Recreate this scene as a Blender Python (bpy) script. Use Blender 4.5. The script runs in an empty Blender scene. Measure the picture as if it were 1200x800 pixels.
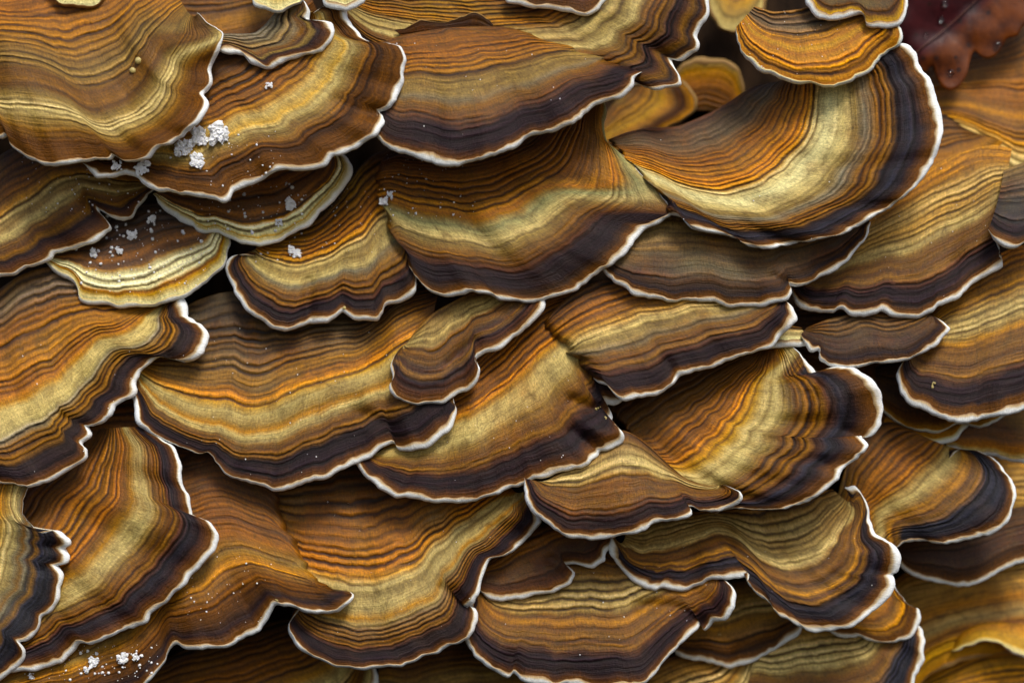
import bpy, math, random
import numpy as np

# ------------------------------------------------------------------ camera, sky, sun, exposure
sc = bpy.context.scene
COL = sc.collection
S = 0.0002                    # one traced unit is 0.2 mm: the patch of log in view is 24 cm wide
CAM_D = 0.66                  # metres from the log face to the lens
cam_d = bpy.data.cameras.new('camera')
cam = bpy.data.objects.new('camera', cam_d); COL.objects.link(cam)
cam.location = (0, -CAM_D, 0); cam.rotation_euler = (math.radians(90), 0, 0)
cam_d.sensor_width = 36; cam_d.sensor_fit = 'HORIZONTAL'
cam_d.lens = 36 * CAM_D / (1200 * S)
cam_d.clip_start = 0.02; cam_d.clip_end = 60
cam_d.dof.use_dof = True
cam_d.dof.focus_distance = CAM_D - 0.013
cam_d.dof.aperture_fstop = 6.3
sc.camera = cam

SUN_EL, SUN_AZ = 50, 163      # azimuth measured from +Y (into the log): behind the camera, a little left
wd = bpy.data.worlds.new('World'); sc.world = wd; wd.use_nodes = True
wn = wd.node_tree.nodes; bg = wn['Background']
sky = wn.new('ShaderNodeTexSky'); sky.sky_type = 'NISHITA'; sky.sun_disc = False
sky.sun_elevation = math.radians(SUN_EL); sky.sun_rotation = math.radians(SUN_AZ)
sky.dust_density = 3.0; sky.air_density = 1.0; sky.ozone_density = 1.0
wd.node_tree.links.new(sky.outputs[0], bg.inputs['Color']); bg.inputs['Strength'].default_value = 0.075
sd = bpy.data.lights.new('sun', 'SUN'); sun = bpy.data.objects.new('sun', sd); COL.objects.link(sun)
sd.energy = 1.5; sd.angle = math.radians(18); sd.color = (1.0, 0.96, 0.89)
_e, _a = math.radians(SUN_EL), math.radians(SUN_AZ)
sx, sy, sz = math.sin(_a)*math.cos(_e), math.cos(_a)*math.cos(_e), math.sin(_e)
from mathutils import Vector
sun.rotation_euler = Vector((-sx, -sy, -sz)).to_track_quat('-Z', 'Y').to_euler()
sun.location = (sx, sy, sz)
sc.view_settings.view_transform = 'Standard'; sc.view_settings.look = 'None'
sc.view_settings.gamma = 1.0; sc.view_settings.use_curve_mapping = False
sc.view_settings.exposure = 0.92

# ------------------------------------------------------------------ numeric helpers
def P(s): return [tuple(float(q) for q in t.split(',')) for t in s.split()]
def dense(pts, step=1.0):
    p = np.array(pts, float)
    if len(p) < 3:
        n = max(2, int(np.hypot(*(p[-1]-p[0]))/step)); t = np.linspace(0, 1, n)[:, None]
        return p[0]*(1-t)+p[-1]*t
    q = np.vstack([2*p[0]-p[1], p, 2*p[-1]-p[-2]]); out = []
    for i in range(len(p)-1):
        a, b, c, d = q[i], q[i+1], q[i+2], q[i+3]
        n = max(2, int(np.hypot(*(c-b))/step)); t = np.linspace(0, 1, n, endpoint=False)[:, None]
        m1 = (c-a)*0.42; m2 = (d-b)*0.42
        L = np.hypot(*(c-b))
        for m in (m1, m2):
            k = np.hypot(*m)
            if k > L: m *= L/k
        out.append((2*t**3-3*t**2+1)*b + (t**3-2*t**2+t)*m1 + (-2*t**3+3*t**2)*c + (t**3-t**2)*m2)
    out.append(p[-1:]); return np.vstack(out)
def arclen(p): return np.concatenate([[0], np.cumsum(np.hypot(*np.diff(p, axis=0).T))])
def resample(p, n):
    s = arclen(p); t = np.linspace(0, s[-1], n)
    return np.stack([np.interp(t, s, p[:, k]) for k in (0, 1)], 1)
def gsmooth(p, sig):
    if sig < 0.4: return p.copy()
    r = int(3*sig)+1; k = np.exp(-0.5*(np.arange(-r, r+1)/sig)**2); k /= k.sum()
    a = p if p.ndim == 2 else p[:, None]
    e = np.vstack([2*a[0]-a[1:r+1][::-1] if len(a) > r else np.repeat(a[:1], r, 0), a,
                   2*a[-1]-a[-r-1:-1][::-1] if len(a) > r else np.repeat(a[-1:], r, 0)])
    o = np.stack([np.convolve(e[:, j], k, 'valid') for j in range(a.shape[1])], 1)
    return o if p.ndim == 2 else o[:, 0]
def vnoise(x, y, seed):
    """smooth value noise in [-1,1] on float arrays"""
    rs = np.random.RandomState(seed % 100000); T = rs.rand(64, 64)*2-1
    xi = np.floor(x).astype(int); yi = np.floor(y).astype(int); fx = x-xi; fy = y-yi
    fx = fx*fx*fx*(fx*(fx*6-15)+10); fy = fy*fy*fy*(fy*(fy*6-15)+10)
    g = lambda a, b: T[a & 63, b & 63]
    return (g(xi, yi)*(1-fx)+g(xi+1, yi)*fx)*(1-fy) + (g(xi, yi+1)*(1-fx)+g(xi+1, yi+1)*fx)*fy
def lin(c):
    f = lambda v: v/12.92 if v <= 0.04045 else ((v+0.055)/1.055)**2.4
    return tuple(f(k/255) for k in c)+(1.0,)
def world(px, py, h):
    """traced position + height above the log face -> metres (size corrected for the distance to the lens)"""
    k = S*(CAM_D-h*S)/CAM_D
    return np.stack([(px-600)*k, -h*S, (400-py)*k], -1)

# ------------------------------------------------------------------ node helpers
class NT:
    def __init__(s, m):
        m.use_nodes = True; s.t = m.node_tree; s.n = s.t.nodes; s.b = s.n['Principled BSDF']
    def new(s, ty, **k):
        o = s.n.new(ty)
        for a, v in k.items(): setattr(o, a, v)
        return o
    def link(s, a, b): s.t.links.new(a, b)
    def attr(s, name): return s.new('ShaderNodeAttribute', attribute_name=name)
    def math(s, op, a, b=None, c=None):
        o = s.new('ShaderNodeMath', operation=op)
        for i, v in enumerate((a, b, c)):
            if v is None: continue
            if isinstance(v, (int, float)): o.inputs[i].default_value = v
            else: s.link(v, o.inputs[i])
        return o.outputs[0]
    def rng(s, v, a, b, c, d, smooth=False):
        o = s.new('ShaderNodeMapRange')
        if smooth: o.interpolation_type = 'SMOOTHSTEP'
        s.link(v, o.inputs[0])
        for i, q in enumerate((a, b, c, d)): o.inputs[i+1].default_value = q
        return o.outputs[0]
    def noise(s, vec, scale, det=2.0, rough=0.5, dist=0.0):
        o = s.new('ShaderNodeTexNoise'); s.link(vec, o.inputs['Vector'])
        o.inputs['Scale'].default_value = scale; o.inputs['Detail'].default_value = det
        o.inputs['Roughness'].default_value = rough; o.inputs['Distortion'].default_value = dist
        return o.outputs['Fac']
    def scale(s, vec, k, off=(0, 0, 0)):
        o = s.new('ShaderNodeMapping'); s.link(vec, o.inputs[0])
        o.inputs['Scale'].default_value = k; o.inputs['Location'].default_value = off
        return o.outputs[0]
    def mix(s, fac, a, b, mode='MIX'):
        o = s.new('ShaderNodeMix', data_type='RGBA', blend_type=mode)
        for i, v in ((0, fac), (6, a), (7, b)):
            if isinstance(v, (int, float)): o.inputs[i].default_value = v
            elif isinstance(v, tuple): o.inputs[i].default_value = v
            else: s.link(v, o.inputs[i])
        return o.outputs[2]
    def gain(s, col, f):
        o = s.new('ShaderNodeVectorMath', operation='SCALE'); s.link(col, o.inputs[0])
        s.link(f, o.inputs['Scale']); return o.outputs[0]
    def ramp(s, fac, stops):
        o = s.new('ShaderNodeValToRGB'); r = o.color_ramp; s.link(fac, o.inputs[0])
        stops = sorted(stops)[:32]
        r.elements[0].position = stops[0][0]; r.elements[0].color = stops[0][1]
        r.elements[1].position = stops[-1][0]; r.elements[1].color = stops[-1][1]
        for p, c in stops[1:-1]:
            e = r.elements.new(p); e.color = c
        return o.outputs[0]

PAL = dict(rt=(52, 30, 6), br=(84, 50, 12), rb=(96, 57, 9), org=(160, 97, 10), go=(176, 120, 34), cr=(194, 174, 112),
           ol=(134, 110, 58), gr=(108, 100, 76), tn=(118, 82, 34), db=(56, 35, 18), pu=(31, 20, 23), na=(33, 33, 40),
           oc=(104, 66, 30), am=(188, 114, 16), ye=(190, 146, 56), wc=(222, 214, 156), gn=(146, 148, 98), dk=(32, 19, 8), mz=(70, 42, 26))
def stops(txt):
    out = []
    for w in txt.split():
        i = 0
        while not (w[i].isdigit() or w[i] == '.'): i += 1
        out.append((float(w[i:]), lin(PAL[w[:i]])))
    o2 = []
    for i, (p, c) in enumerate(out):              # neighbouring zones bleed into each other near the attachment
        if 0 < i < len(out)-1 and p < 0.62:
            a, d = out[i-1][1], out[i+1][1]; q = 0.5 if p < 0.4 else 0.8; c = tuple(q*c[k]+(1-q)*0.5*(a[k]+d[k]) for k in range(4))
        o2.append((p, c))
    return o2

ZONES = {
 'std':  'rt0 br.12 rb.2 org.28 br.34 go.4 org.46 ol.5 cr.55 cr.63 ol.69 tn.74 br.79 db.82 pu.86 pu.93 db.97 oc1',
 'wide': 'rt0 br.08 rb.14 org.22 br.27 go.32 org.38 ol.42 cr.48 cr.58 ol.65 tn.7 br.75 tn.79 pu.83 na.89 pu.94 oc1',
 'oran': 'rt0 rb.1 br.22 org.32 rb.4 go.48 org.54 cr.6 ol.68 tn.74 br.8 pu.85 pu.94 oc1',
 'brow': 'rt0 br.2 tn.32 ol.42 tn.5 br.58 db.66 db.78 pu.86 db.94 oc1',
 'dark': 'rt0 br.2 db.38 tn.45 db.52 mz.68 pu.8 db.93 oc1',
 'yell': 'dk0 rt.15 br.3 rb.42 org.52 br.58 go.64 org.7 cr.76 wc.86 cr.92 go.96 wc1',
 'oliv': 'org0 rb.12 org.22 ol.32 br.38 ol.42 rb.5 tn.56 br.6 ol.66 cr.72 ol.78 tn.84 br.9 rb.95 oc1',
 'back': 'rt0 br.15 rb.3 tn.42 br.5 go.58 br.66 tn.74 ol.85 br.95 tn1',
 'gold': 'org0 go.3 org.5 ye.7 cr.88 wc1',
}
def cap_material(name, zone, seed, wet=0.0, mott=1.0):
    m = bpy.data.materials.new(name); n = NT(m)
    uv = n.new('ShaderNodeUVMap', uv_map='grow').outputs[0]
    z = n.attr('zone').outputs['Fac']; ring = n.attr('ring').outputs['Fac']
    off = (seed*1.37 % 50, seed*2.71 % 50, 0)
    vv = n.scale(uv, (1, 1, 1), off)
    dz = n.noise(n.scale(vv, (3.5, 7, 1)), 1.0, 4, 0.6)
    z2 = n.math('ADD', z, n.math('MULTIPLY', n.math('SUBTRACT', dz, 0.5), 0.022))
    col = n.ramp(z2, zone)
    # fine growth lines between the big ridges
    sx_ = n.new('ShaderNodeSeparateXYZ'); n.link(vv, sx_.inputs[0])
    cz = n.new('ShaderNodeCombineXYZ'); n.link(sx_.outputs[0], cz.inputs[0]); n.link(n.math('MULTIPLY', n.attr('grow_px').outputs['Fac'], 1.0), cz.inputs[1]); cz.inputs[2].default_value = seed % 97
    st = n.noise(n.scale(cz.outputs[0], (0.9, 34, 1)), 1.0, 4, 0.6, 0.2)
    lw = n.ramp(z2, [(q, (v, v, v, 1)) for q, v in ((0, 1), (.44, 1), (.52, .3), (.64, .3), (.7, 1), (.81, .9), (.86, .6), (1, .55))])
    fz = n.noise(n.scale(cz.outputs[0], (0.3, 4.5, 1)), 1.0, 2, 0.5)
    lw = n.math('MULTIPLY', lw, n.rng(fz, 0.35, 0.65, 0.3, 1.35))
    col = n.gain(col, n.math('ADD', 0.97, n.math('MULTIPLY', n.rng(st, 0.3, 0.7, -0.5, 0.5), lw)))
    # broad blotches of tan and orange, as the cap weathered
    keep = n.rng(z2, 0.7, 0.83, mott, 0.12*mott, True)
    bl = n.noise(n.scale(vv, (1.3, 2.6, 1)), 1.0, 5, 0.6)
    col = n.mix(n.math('MULTIPLY', keep, n.rng(bl, 0.52, 0.74, 0, 0.55)), col, lin((112, 78, 26)))
    bl2 = n.noise(n.scale(vv, (2.1, 3.4, 1), (7, 3, 0)), 1.0, 5, 0.6)
    col = n.mix(n.math('MULTIPLY', keep, n.rng(bl2, 0.54, 0.78, 0, 0.5)), col, lin((122, 73, 8)))
    rv = random.Random(seed); tint = rv.choice([(128, 124, 88), (88, 46, 14), (138, 80, 10), (78, 56, 34), (136, 118, 48), (120, 66, 10)])
    bl3 = n.noise(n.scale(vv, (0.6, 0.9, 1), (3, 9, 0)), 1.0, 3, 0.55)
    col = n.mix(n.math('MULTIPLY', keep, n.rng(bl3, 0.46, 0.74, 0.0, rv.uniform(.12, .5))), col, lin(tint))
    col = n.gain(col, n.rng(bl3, 0.2, 0.8, rv.uniform(.78, .95), rv.uniform(1.0, 1.2)))
    mo = n.noise(n.scale(vv, (6, 8, 1)), 1.0, 5, 0.68, 0.6)
    col = n.mix(n.math('MULTIPLY', keep, n.rng(mo, 0.5, 0.72, 0, 0.5)), col, lin((96, 72, 34)))
    col = n.gain(col, n.rng(mo, 0.28, 0.72, 1.2, 0.82))
    # growth ridges: pale crest, dark groove
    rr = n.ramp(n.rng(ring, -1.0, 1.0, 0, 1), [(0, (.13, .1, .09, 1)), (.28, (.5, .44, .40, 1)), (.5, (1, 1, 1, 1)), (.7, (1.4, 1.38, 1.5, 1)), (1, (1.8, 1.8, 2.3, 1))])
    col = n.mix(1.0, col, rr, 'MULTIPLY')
    # radial velvet fibres and grain
    fb = n.noise(n.scale(vv, (36, 10, 1)), 1.0, 3, 0.6)
    col = n.gain(col, n.rng(fb, 0.3, 0.7, 0.8, 1.2))
    gn = n.noise(n.scale(vv, (30, 40, 1)), 1.0, 5, 0.8)
    col = n.gain(col, n.rng(gn, 0.32, 0.68, 0.58, 1.45))
    sp = n.new('ShaderNodeTexVoronoi', feature='F1'); n.link(vv, sp.inputs['Vector']); sp.inputs['Scale'].default_value = 9
    dot = n.math('LESS_THAN', sp.outputs['Distance'], 0.05)
    spr = n.new('ShaderNodeSeparateColor'); n.link(sp.outputs['Color'], spr.inputs[0])
    dot = n.math('MULTIPLY', dot, n.math('GREATER_THAN', spr.outputs[0], 0.72))
    col = n.mix(n.math('MULTIPLY', dot, 0.75), col, lin((44, 26, 16)))
    hs = n.new('ShaderNodeHueSaturation'); hs.inputs['Saturation'].default_value = 1.09; hs.inputs['Value'].default_value = 0.98
    n.link(col, hs.inputs['Color']); n.link(hs.outputs[0], n.b.inputs['Base Color'])
    h = n.math('ADD', n.math('MULTIPLY', st, 0.55), n.math('ADD', n.math('MULTIPLY', fb, 0.16), n.math('MULTIPLY', gn, 0.3)))
    bp = n.new('ShaderNodeBump'); bp.inputs['Strength'].default_value = 0.75; bp.inputs['Distance'].default_value = 0.0009
    n.link(h, bp.inputs['Height']); n.link(bp.outputs[0], n.b.inputs['Normal'])
    n.link(n.rng(bl, 0.3, 0.7, 0.54-wet*0.3, 0.38-wet*0.2), n.b.inputs['Roughness'])
    n.link(n.rng(z2, 0.72, 0.84, 0.34+wet*0.4, 0.16, True), n.b.inputs['Specular IOR Level'])
    return m

def margin_material(name, inner, mid, outer, tip=(243, 246, 248), seed_=4):
    m = bpy.data.materials.new(name); n = NT(m)
    uv = n.new('ShaderNodeUVMap', uv_map='grow').outputs[0]; z = n.attr('zone').outputs['Fac']
    d = n.noise(n.scale(uv, (9, 9, 1)), 1.0, 4, 0.6)
    z2 = n.math('ADD', z, n.math('MULTIPLY', n.math('SUBTRACT', d, 0.5), 0.5))
    col = n.ramp(z2, [(0.0, lin(inner)), (0.26, lin(mid)), (0.58, lin(outer)), (1.0, lin(tip))])
    pt = n.noise(n.scale(uv, (1.6, 1.6, 1), (seed_, 3, 0)), 1.0, 4, 0.65)
    col = n.mix(n.math('MULTIPLY', n.rng(pt, 0.52, 0.72, 0, 0.75), n.rng(z, 0.35, 0.9, 1, 0.15)), col, lin(mid))
    g = n.noise(n.scale(uv, (55, 20, 1)), 1.0, 3, 0.65)
    col = n.gain(col, n.rng(g, 0.3, 0.7, 0.86, 1.06))
    n.link(col, n.b.inputs['Base Color'])
    bp = n.new('ShaderNodeBump'); bp.inputs['Strength'].default_value = 0.6; bp.inputs['Distance'].default_value = 0.0004
    n.link(g, bp.inputs['Height']); n.link(bp.outputs[0], n.b.inputs['Normal'])
    n.b.inputs['Roughness'].default_value = 0.6; n.b.inputs['Specular IOR Level'].default_value = 0.3
    return m
M_MARGIN = margin_material('white_margin', (112, 74, 38), (186, 158, 112), (234, 236, 230))
M_CREAM = margin_material('cream_margin', (196, 160, 80), (214, 198, 138), (240, 238, 220))
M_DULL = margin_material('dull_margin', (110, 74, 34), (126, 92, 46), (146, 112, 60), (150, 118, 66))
m = bpy.data.materials.new('pore_surface'); n = NT(m)
_c = n.new('ShaderNodeTexCoord').outputs['Object']; _p = n.new('ShaderNodeTexVoronoi'); n.link(_c, _p.inputs['Vector']); _p.inputs['Scale'].default_value = 2400
n.link(n.mix(n.rng(_p.outputs['Distance'], 0.1, 0.5, 0, 1), lin((176, 158, 122)), lin((214, 206, 182))), n.b.inputs['Base Color'])
n.b.inputs['Roughness'].default_value = 0.7; M_PORE = m

# ------------------------------------------------------------------ the brackets, front to back
BR = []
def br(key, label, E, R, zone='std', M=None, vm=0.5, hs=0.31, rim=7.0, mat='w', wave=1.0, crease=(), wet=0.0, h0=0.0, rings=1.5, bare=(), fuse='', mott=1.0):
    BR.append(dict(key=key, label=label, E=P(E), R=P(R), zone=zone, M=P(M) if M else None, vm=vm, hs=hs, rim=rim,
                   mat=mat, wave=wave, crease=[(P(c[0]), c[1], c[2]) for c in crease], wet=wet, h0=h0, rings=rings, bare=[P(q) for q in bare], fuse=fuse, mott=mott))
br('I', 'small brown bracket with a wavy white lip above the golden round cap', '938,-18 945,0 952,10 961,19 972,20 992,20 1008,16 1015,20 1016,28 1026,30 1040,29 1054,26 1061,15 1062,0 1060,-18', '960,-30 985,-32 1010,-32 1040,-30', 'br0 db.3 mz.55 db.75 br.9 ye1', rim=7, hs=.5)
br('E0', 'sliver of dark bracket with a white lip at the top edge', '590,-16 596,1 610,5 625,8 650,10 670,14 687,15 697,10 710,0 716,-18', '610,-40 640,-44 670,-44 700,-40', 'br0 db.5 mz.8 br1', rim=7)
br('A4', 'orange-yellow bracket tip at the top edge, left of the cream lip', '285,-20 298,2 312,10 325,13 340,8 352,2 362,-18', '300,-40 320,-42 345,-40', 'gold', mat='c', rim=4)
br('A5', 'tiny pale-lipped yellow bracket tip at the top edge, right of the curled grey lobe', '374,-16 380,4 398,10 405,12 414,8 426,2 436,-16', '385,-30 400,-32 420,-30', 'gold', rim=8)
br('A3', 'yellow rough sliver of bracket at the top edge above the big olive cap', '52,-16 66,2 82,7 100,8 116,4 128,-16', '70,-30 90,-32 110,-30', 'gold', mat='d', rim=3)
br('A', 'big olive and rust cap filling the top left corner, rippled, in front of everything',
   '-60,150 -25,152 0,160 8,158 15,172 32,182 50,191 75,191 105,186 128,187 133,181 150,189 172,185 182,172 208,162 228,145 240,127 241,117 235,109 246,96 246,82 253,65 257,54 262,40 246,28 232,14',
   '-70,10 -30,-5 10,-10 50,-30 90,-40 130,-45 160,-55 185,-60', 'oliv', rings=1.3, mott=.5, M='-70,95 -30,88 10,80 40,84 75,98 105,107 135,100 162,78 178,48 198,24 216,8', vm=.5, rim=5, wave=1.7, hs=.5, crease=(('150,189 140,150 150,110', 5, 16), ('241,112 215,95 195,70', 5, 14)), bare=('258,50 232,14',))
br('A2', 'curled grey lobe with a thick white lip beside the big olive cap', '250,54 262,62 285,62 298,74 315,79 342,68 362,64 375,60 385,50 389,40 389,30 381,24 368,26 360,24 361,14 355,2 345,-6',
   '248,40 268,40 288,40 300,38 312,28 322,16 330,4', 'gr0 gr.3 ol.42 gr.55 tn.64 db.72 ol.78 pu.86 mz.95 oc1', rim=11, hs=.4, crease=(('362,22 350,34', 4, 8),), bare=('361,14 345,-6',))
br('B', 'broad golden-olive cap under the curled grey lobe, with snow on its lower left',
   '96,192 107,200 115,205 150,202 160,205 170,215 185,221 200,221 212,225 235,228 260,233 275,222 300,211 320,200 340,197 360,196 380,192 390,181 417,172 440,155 449,142 449,136 444,130 455,125 462,110 469,98 472,88 472,67 469,54 460,51 443,51 427,45 412,31 404,22 402,10 395,4 382,5 367,15',
   '150,150 175,120 205,95 235,70 265,52 295,44 325,34 345,22 358,12', 'rt0 br.12 rb.22 rt.27 org.33 rb.42 go.47 cr.53 ye.6 cr.64 ol.69 tn.75 br.8 db.85 rb.9 br.95 oc1', rim=7, crease=(('449,135 420,132 395,120', 6, 9),))
br('H', 'golden round cap with a grey-brown middle at the top, over the navy-banded cap',
   '862,32 862,40 868,55 880,72 900,84 925,94 950,97 967,101 987,97 1010,87 1025,75 1040,59 1052,52 1055,40 1051,30 1040,28 1030,24', '884,8 905,14 930,12 955,8 975,6 992,4 1005,2', 'tn0 br.12 gr.25 mz.34 go.42 org.48 ye.54 org.62 go.68 org.76 go.82 rb.88 go.93 org1', mat='c', mott=.4, rim=4)
br('C', 'long drooping cap with a purple-black band, top centre, orange stripes above',
   '440,128 443,140 447,147 442,157 450,167 470,177 495,185 522,193 550,188 572,182 600,172 625,157 655,150 675,141 692,127 710,116 725,112 736,100 740,91 750,85',
   '446,50 470,42 500,36 535,32 570,31 606,33', 'br0 org.08 rt.12 org.22 rb.3 go.36 rt.4 ol.46 ol.55 gr.6 tn.65 br.71 mz.76 pu.81 pu.93 mz.97 oc1', hs=.42, M='442,94 480,101 520,104 560,100 600,90 642,76 690,63', vm=.5, fuse='R')
br('FL', 'thin torn brown flake lying on the cap at top centre', '463,37 478,30 493,22 510,26 524,27 540,20 556,14 570,22 578,30', '470,42 500,40 540,38 572,36', 'br0 mz.5 db1', mat='d', rim=2, hs=.3, h0=0)
br('D', 'tall brown and cream cap at top centre with a torn white lip',
   '400,26 412,42 440,70 500,90 560,100 620,105 680,105 725,103 742,98 755,102 770,106 780,102 795,99 797,95 789,80 785,71 785,68 797,70 809,64 816,55 816,40 826,22 829,0 832,-30',
   '404,-20 440,-26 480,-26 520,-26 560,-28 590,-34 610,-44 622,-54 628,-64', 'rt0 ol.08 org.16 rb.24 br.32 org.4 br.46 cr.52 ol.6 cr.66 tn.7 br.76 tn.8 pu.85 mz.9 tn.94 pu.97 oc1', rim=6, crease=(('785,69 770,60', 5, 7),))
br('F', 'large half-round cap with orange arcs and a navy band, right of centre at the top',
   '786,249 800,254 815,265 835,270 860,277 875,287 900,291 930,284 955,281 982,275 1000,267 1025,252 1050,237 1070,220 1085,202 1090,195 1100,172 1102,142 1097,120 1091,100 1085,90 1074,75 1070,62 1060,54 1050,54 1040,58',
   '713,164 735,155 755,151 775,150 795,148 815,140 835,131 855,120 872,108 888,100 902,97', 'mz0 db.06 gr.13 br.18 org.23 rb.27 go.31 org.35 am.385 go.42 cr.46 wc.53 cr.62 ol.68 gr.72 tn.77 br.8 tn.83 pu.87 na.91 pu.95 oc1', M='737,188 760,202 790,216 825,228 865,228 905,212 937,185 957,150 965,118 962,96 960,84', vm=.48, hs=.36, rim=7, fuse='L')
br('G', 'wide central cap with cream-green right shoulder and a deep purple-black edge band',
   '476,303 479,311 485,320 497,335 512,344 530,346 550,339 565,341 580,347 600,350 625,351 650,346 672,341 687,327 705,314 725,302 740,285 752,270 772,259 787,249 777,233 764,216 748,198 731,183 717,172 709,159 708,145 711,131 709,110 706,96',
   '446,186 466,176 490,172 515,172 545,172 570,168 600,158 625,142 642,122 652,98', 'rt0 db.08 rb.14 org.2 br.27 org.34 rb.4 go.46 am.5 ol.54 gn.58 cr.64 ol.7 tn.75 br.8 mz.83 pu.86 pu.94 db.97 oc1', hs=.32, M='447,238 470,252 500,264 535,271 570,271 605,263 640,246 670,220 688,192 696,160 697,128 696,97', vm=.6, fuse='L', bare=('786,248 706,96',), rim=6, crease=(('437,200 452,250 470,295', 4, 10), ('560,340 555,318 560,296', -4, 18), ('640,200 690,190 720,200', -3, 30)))
br('K2', 'soft ochre lobe in the gap behind the torn white lip', '700,182 722,176 752,164 782,150 803,138 814,124 812,108 802,97 788,89 772,85 760,84', '704,140 718,122 738,106 756,98', 'rt0 org.2 br.35 ye.55 go.66 br.76 mz.86 go1', mat='d', rim=3, hs=.3, rings=.6)
br('K', 'blurred orange half-round cap deep in the gap under the torn white lip', '775,125 781,105 790,88 802,76 820,70 845,71 860,78 869,92 872,112', '800,135 815,130 835,130 850,134', 'rt0 org.3 rb.5 org.65 go.85 ol1', mat='d', rim=6, rings=.6, hs=.2)
br('J', 'small round mustard-yellow cap at the top edge beside the dark gap', '829,-20 829,8 835,22 847,33 865,37 882,29 892,15 898,-2 898,-22', '848,-22 858,-20 868,-18 880,-22', 'org0 go.3 ye.6 ol.8 cr1', mat='d', rim=5, rings=.4)
br('M', 'brown bracket with a wide pale cream shoulder beneath the snowy golden cap',
   '178,228 190,242 204,249 212,256 226,262 231,268 244,270 257,272 270,277 280,281 300,285 325,280 340,272 360,264 375,247 392,230 405,215 409,202 408,192 400,182 388,180', '192,222 220,215 250,208 280,202 310,196 340,188 365,180 380,174',
   'rt0 rb.1 org.3 br.4 rb.5 br.56 org.64 br.7 rb.76 go.78 wc.83 wc.93 ye.97 wc1', mat='c', mott=.4, rim=6, wet=.3, wave=1.5)
br('O', 'striped tan bracket at the left edge, notched and round tipped, dusted with snow',
   '-60,336 -25,328 0,321 17,319 37,310 57,302 62,296 85,292 102,285 117,277 129,266 122,256 114,247 114,241 122,247 132,255 145,257 155,252 160,242 172,230 179,222 184,210',
   '-70,230 -35,205 0,182 30,166 65,158 100,158 130,166 160,178 180,190', 'rt0 br.1 rb.18 db.24 org.3 br.36 go.42 cr.48 tn.56 cr.64 tn.7 br.77 tn.82 pu.87 mz.94 oc1', M='-64,282 -30,265 0,250 30,232 62,213 92,204 120,206 148,212 172,214', vm=.42, rim=5, crease=(('114,244 100,232', 6, 7),))
br('N', 'snow-speckled dark bracket with a broad cream and orange lip at the left',
   '52,300 55,307 67,320 85,330 92,340 93,350 102,356 120,355 135,358 170,358 190,355 212,347 237,332 255,317 265,302 269,287 267,276 258,271 245,271', '66,300 85,280 110,262 140,248 170,240 200,238 222,244 238,258',
   'dk0 rt.1 dk.2 br.28 rt.34 rb.4 org.48 br.54 rb.58 go.6 wc.66 wc.82 org.87 ye.91 wc1', mat='c', mott=.3, rim=5, wet=.35)
br('L', 'pale gold lobed bracket left of centre, pinched in the middle of its dark edge',
   '299,301 286,299 273,300 266,308 268,320 272,330 278,342 290,360 300,369 317,381 332,385 350,381 365,377 382,376 397,367 401,362 407,366 417,372 440,373 447,365 452,356 470,351 485,340 489,327 485,316 482,306 486,296',
   '300,288 318,280 345,268 370,256 395,236 410,214 424,194 440,180 462,172', 'rt0 rb.12 org.22 br.3 am.36 go.41 cr.47 ol.56 cr.62 gr.66 tn.71 br.76 tn.8 mz.85 pu.89 pu.95 oc1', rim=6, crease=(('363,377 361,350 362,330', 5, 7), ('478,306 460,268 444,226', 5, 12), ('403,362 398,340', 4, 7)))
br('P', 'large orange-striped cap at the left edge ending in two small dark lobes',
   '-60,575 -30,570 0,565 25,568 42,568 60,560 82,547 97,537 102,527 97,521 95,517 104,512 106,505 100,498 107,497 120,492 131,480 133,474 150,465 157,457 155,450 162,435 180,421 190,418 200,419 212,421 225,420 235,412 241,402 242,392 235,380 225,375 215,371 216,362 212,350 206,342',
   '-70,400 -40,370 -5,342 25,322 60,312 95,314 130,326 160,338 190,344', 'br0 gr.08 db.14 org.2 rb.27 go.33 org.38 rb.43 am.49 go.52 cr.56 cr.65 gr.7 tn.74 br.78 tn.82 pu.87 pu.94 mz.97 oc1', M='-66,490 -30,476 0,460 30,448 60,432 88,412 112,394 140,380 170,366 190,358', vm=.45, rim=6, crease=(('97,497 70,488', 6, 8), ('196,418 190,400', 4, 8)))
br('S', 'small twisted lobe over the middle caps, dark edged with a white rim',
   '470,408 460,418 457,428 461,440 456,451 460,461 475,469 497,472 520,470 532,462 547,457 557,445 561,432 557,420 570,410 585,405 592,399 600,392 615,382 627,370 635,360 635,350 626,343',
   '477,402 485,390 497,376 512,364 530,354 550,344 575,338 600,334', 'tn0 ol.15 cr.28 ol.36 br.4 tn.45 br.5 tn.56 db.62 mz.68 tn.72 pu.8 mz.92 oc1', rim=5, crease=(('557,400 540,412 528,426', 5, 7),), bare=('470,408 457,428',))
br('Q', 'broad lower-left-centre cap with a bright orange streak and a scalloped dark edge',
   '157,440 157,460 160,472 162,492 175,505 190,514 212,522 230,529 245,530 252,540 260,550 275,560 300,566 320,572 340,569 360,562 382,556 405,547 425,537 445,525 460,518 466,526 480,527 497,522 512,512 527,497 533,482 531,472 528,462',
   '176,400 200,372 230,352 265,342 300,342 340,350 380,354 410,356 440,350 475,322 532,316', 'rt0 db.08 rt.15 br.2 rb.26 br.32 go.37 br.4 org.42 am.46 ye.5 cr.54 ol.6 go.64 cr.68 tn.73 br.77 tn.8 pu.85 pu.94 mz.97 oc1', M='160,432 185,448 215,458 250,466 285,470 320,466 352,452 385,442 415,436 445,422 465,404 486,388 508,372', vm=.46, rim=6, crease=(('446,346 440,392 428,420', 6, 14), ('460,518 448,495 420,484', 7, 10), ('330,470 370,455 420,452', -4, 16)), bare=('531,472 512,450',))
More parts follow.
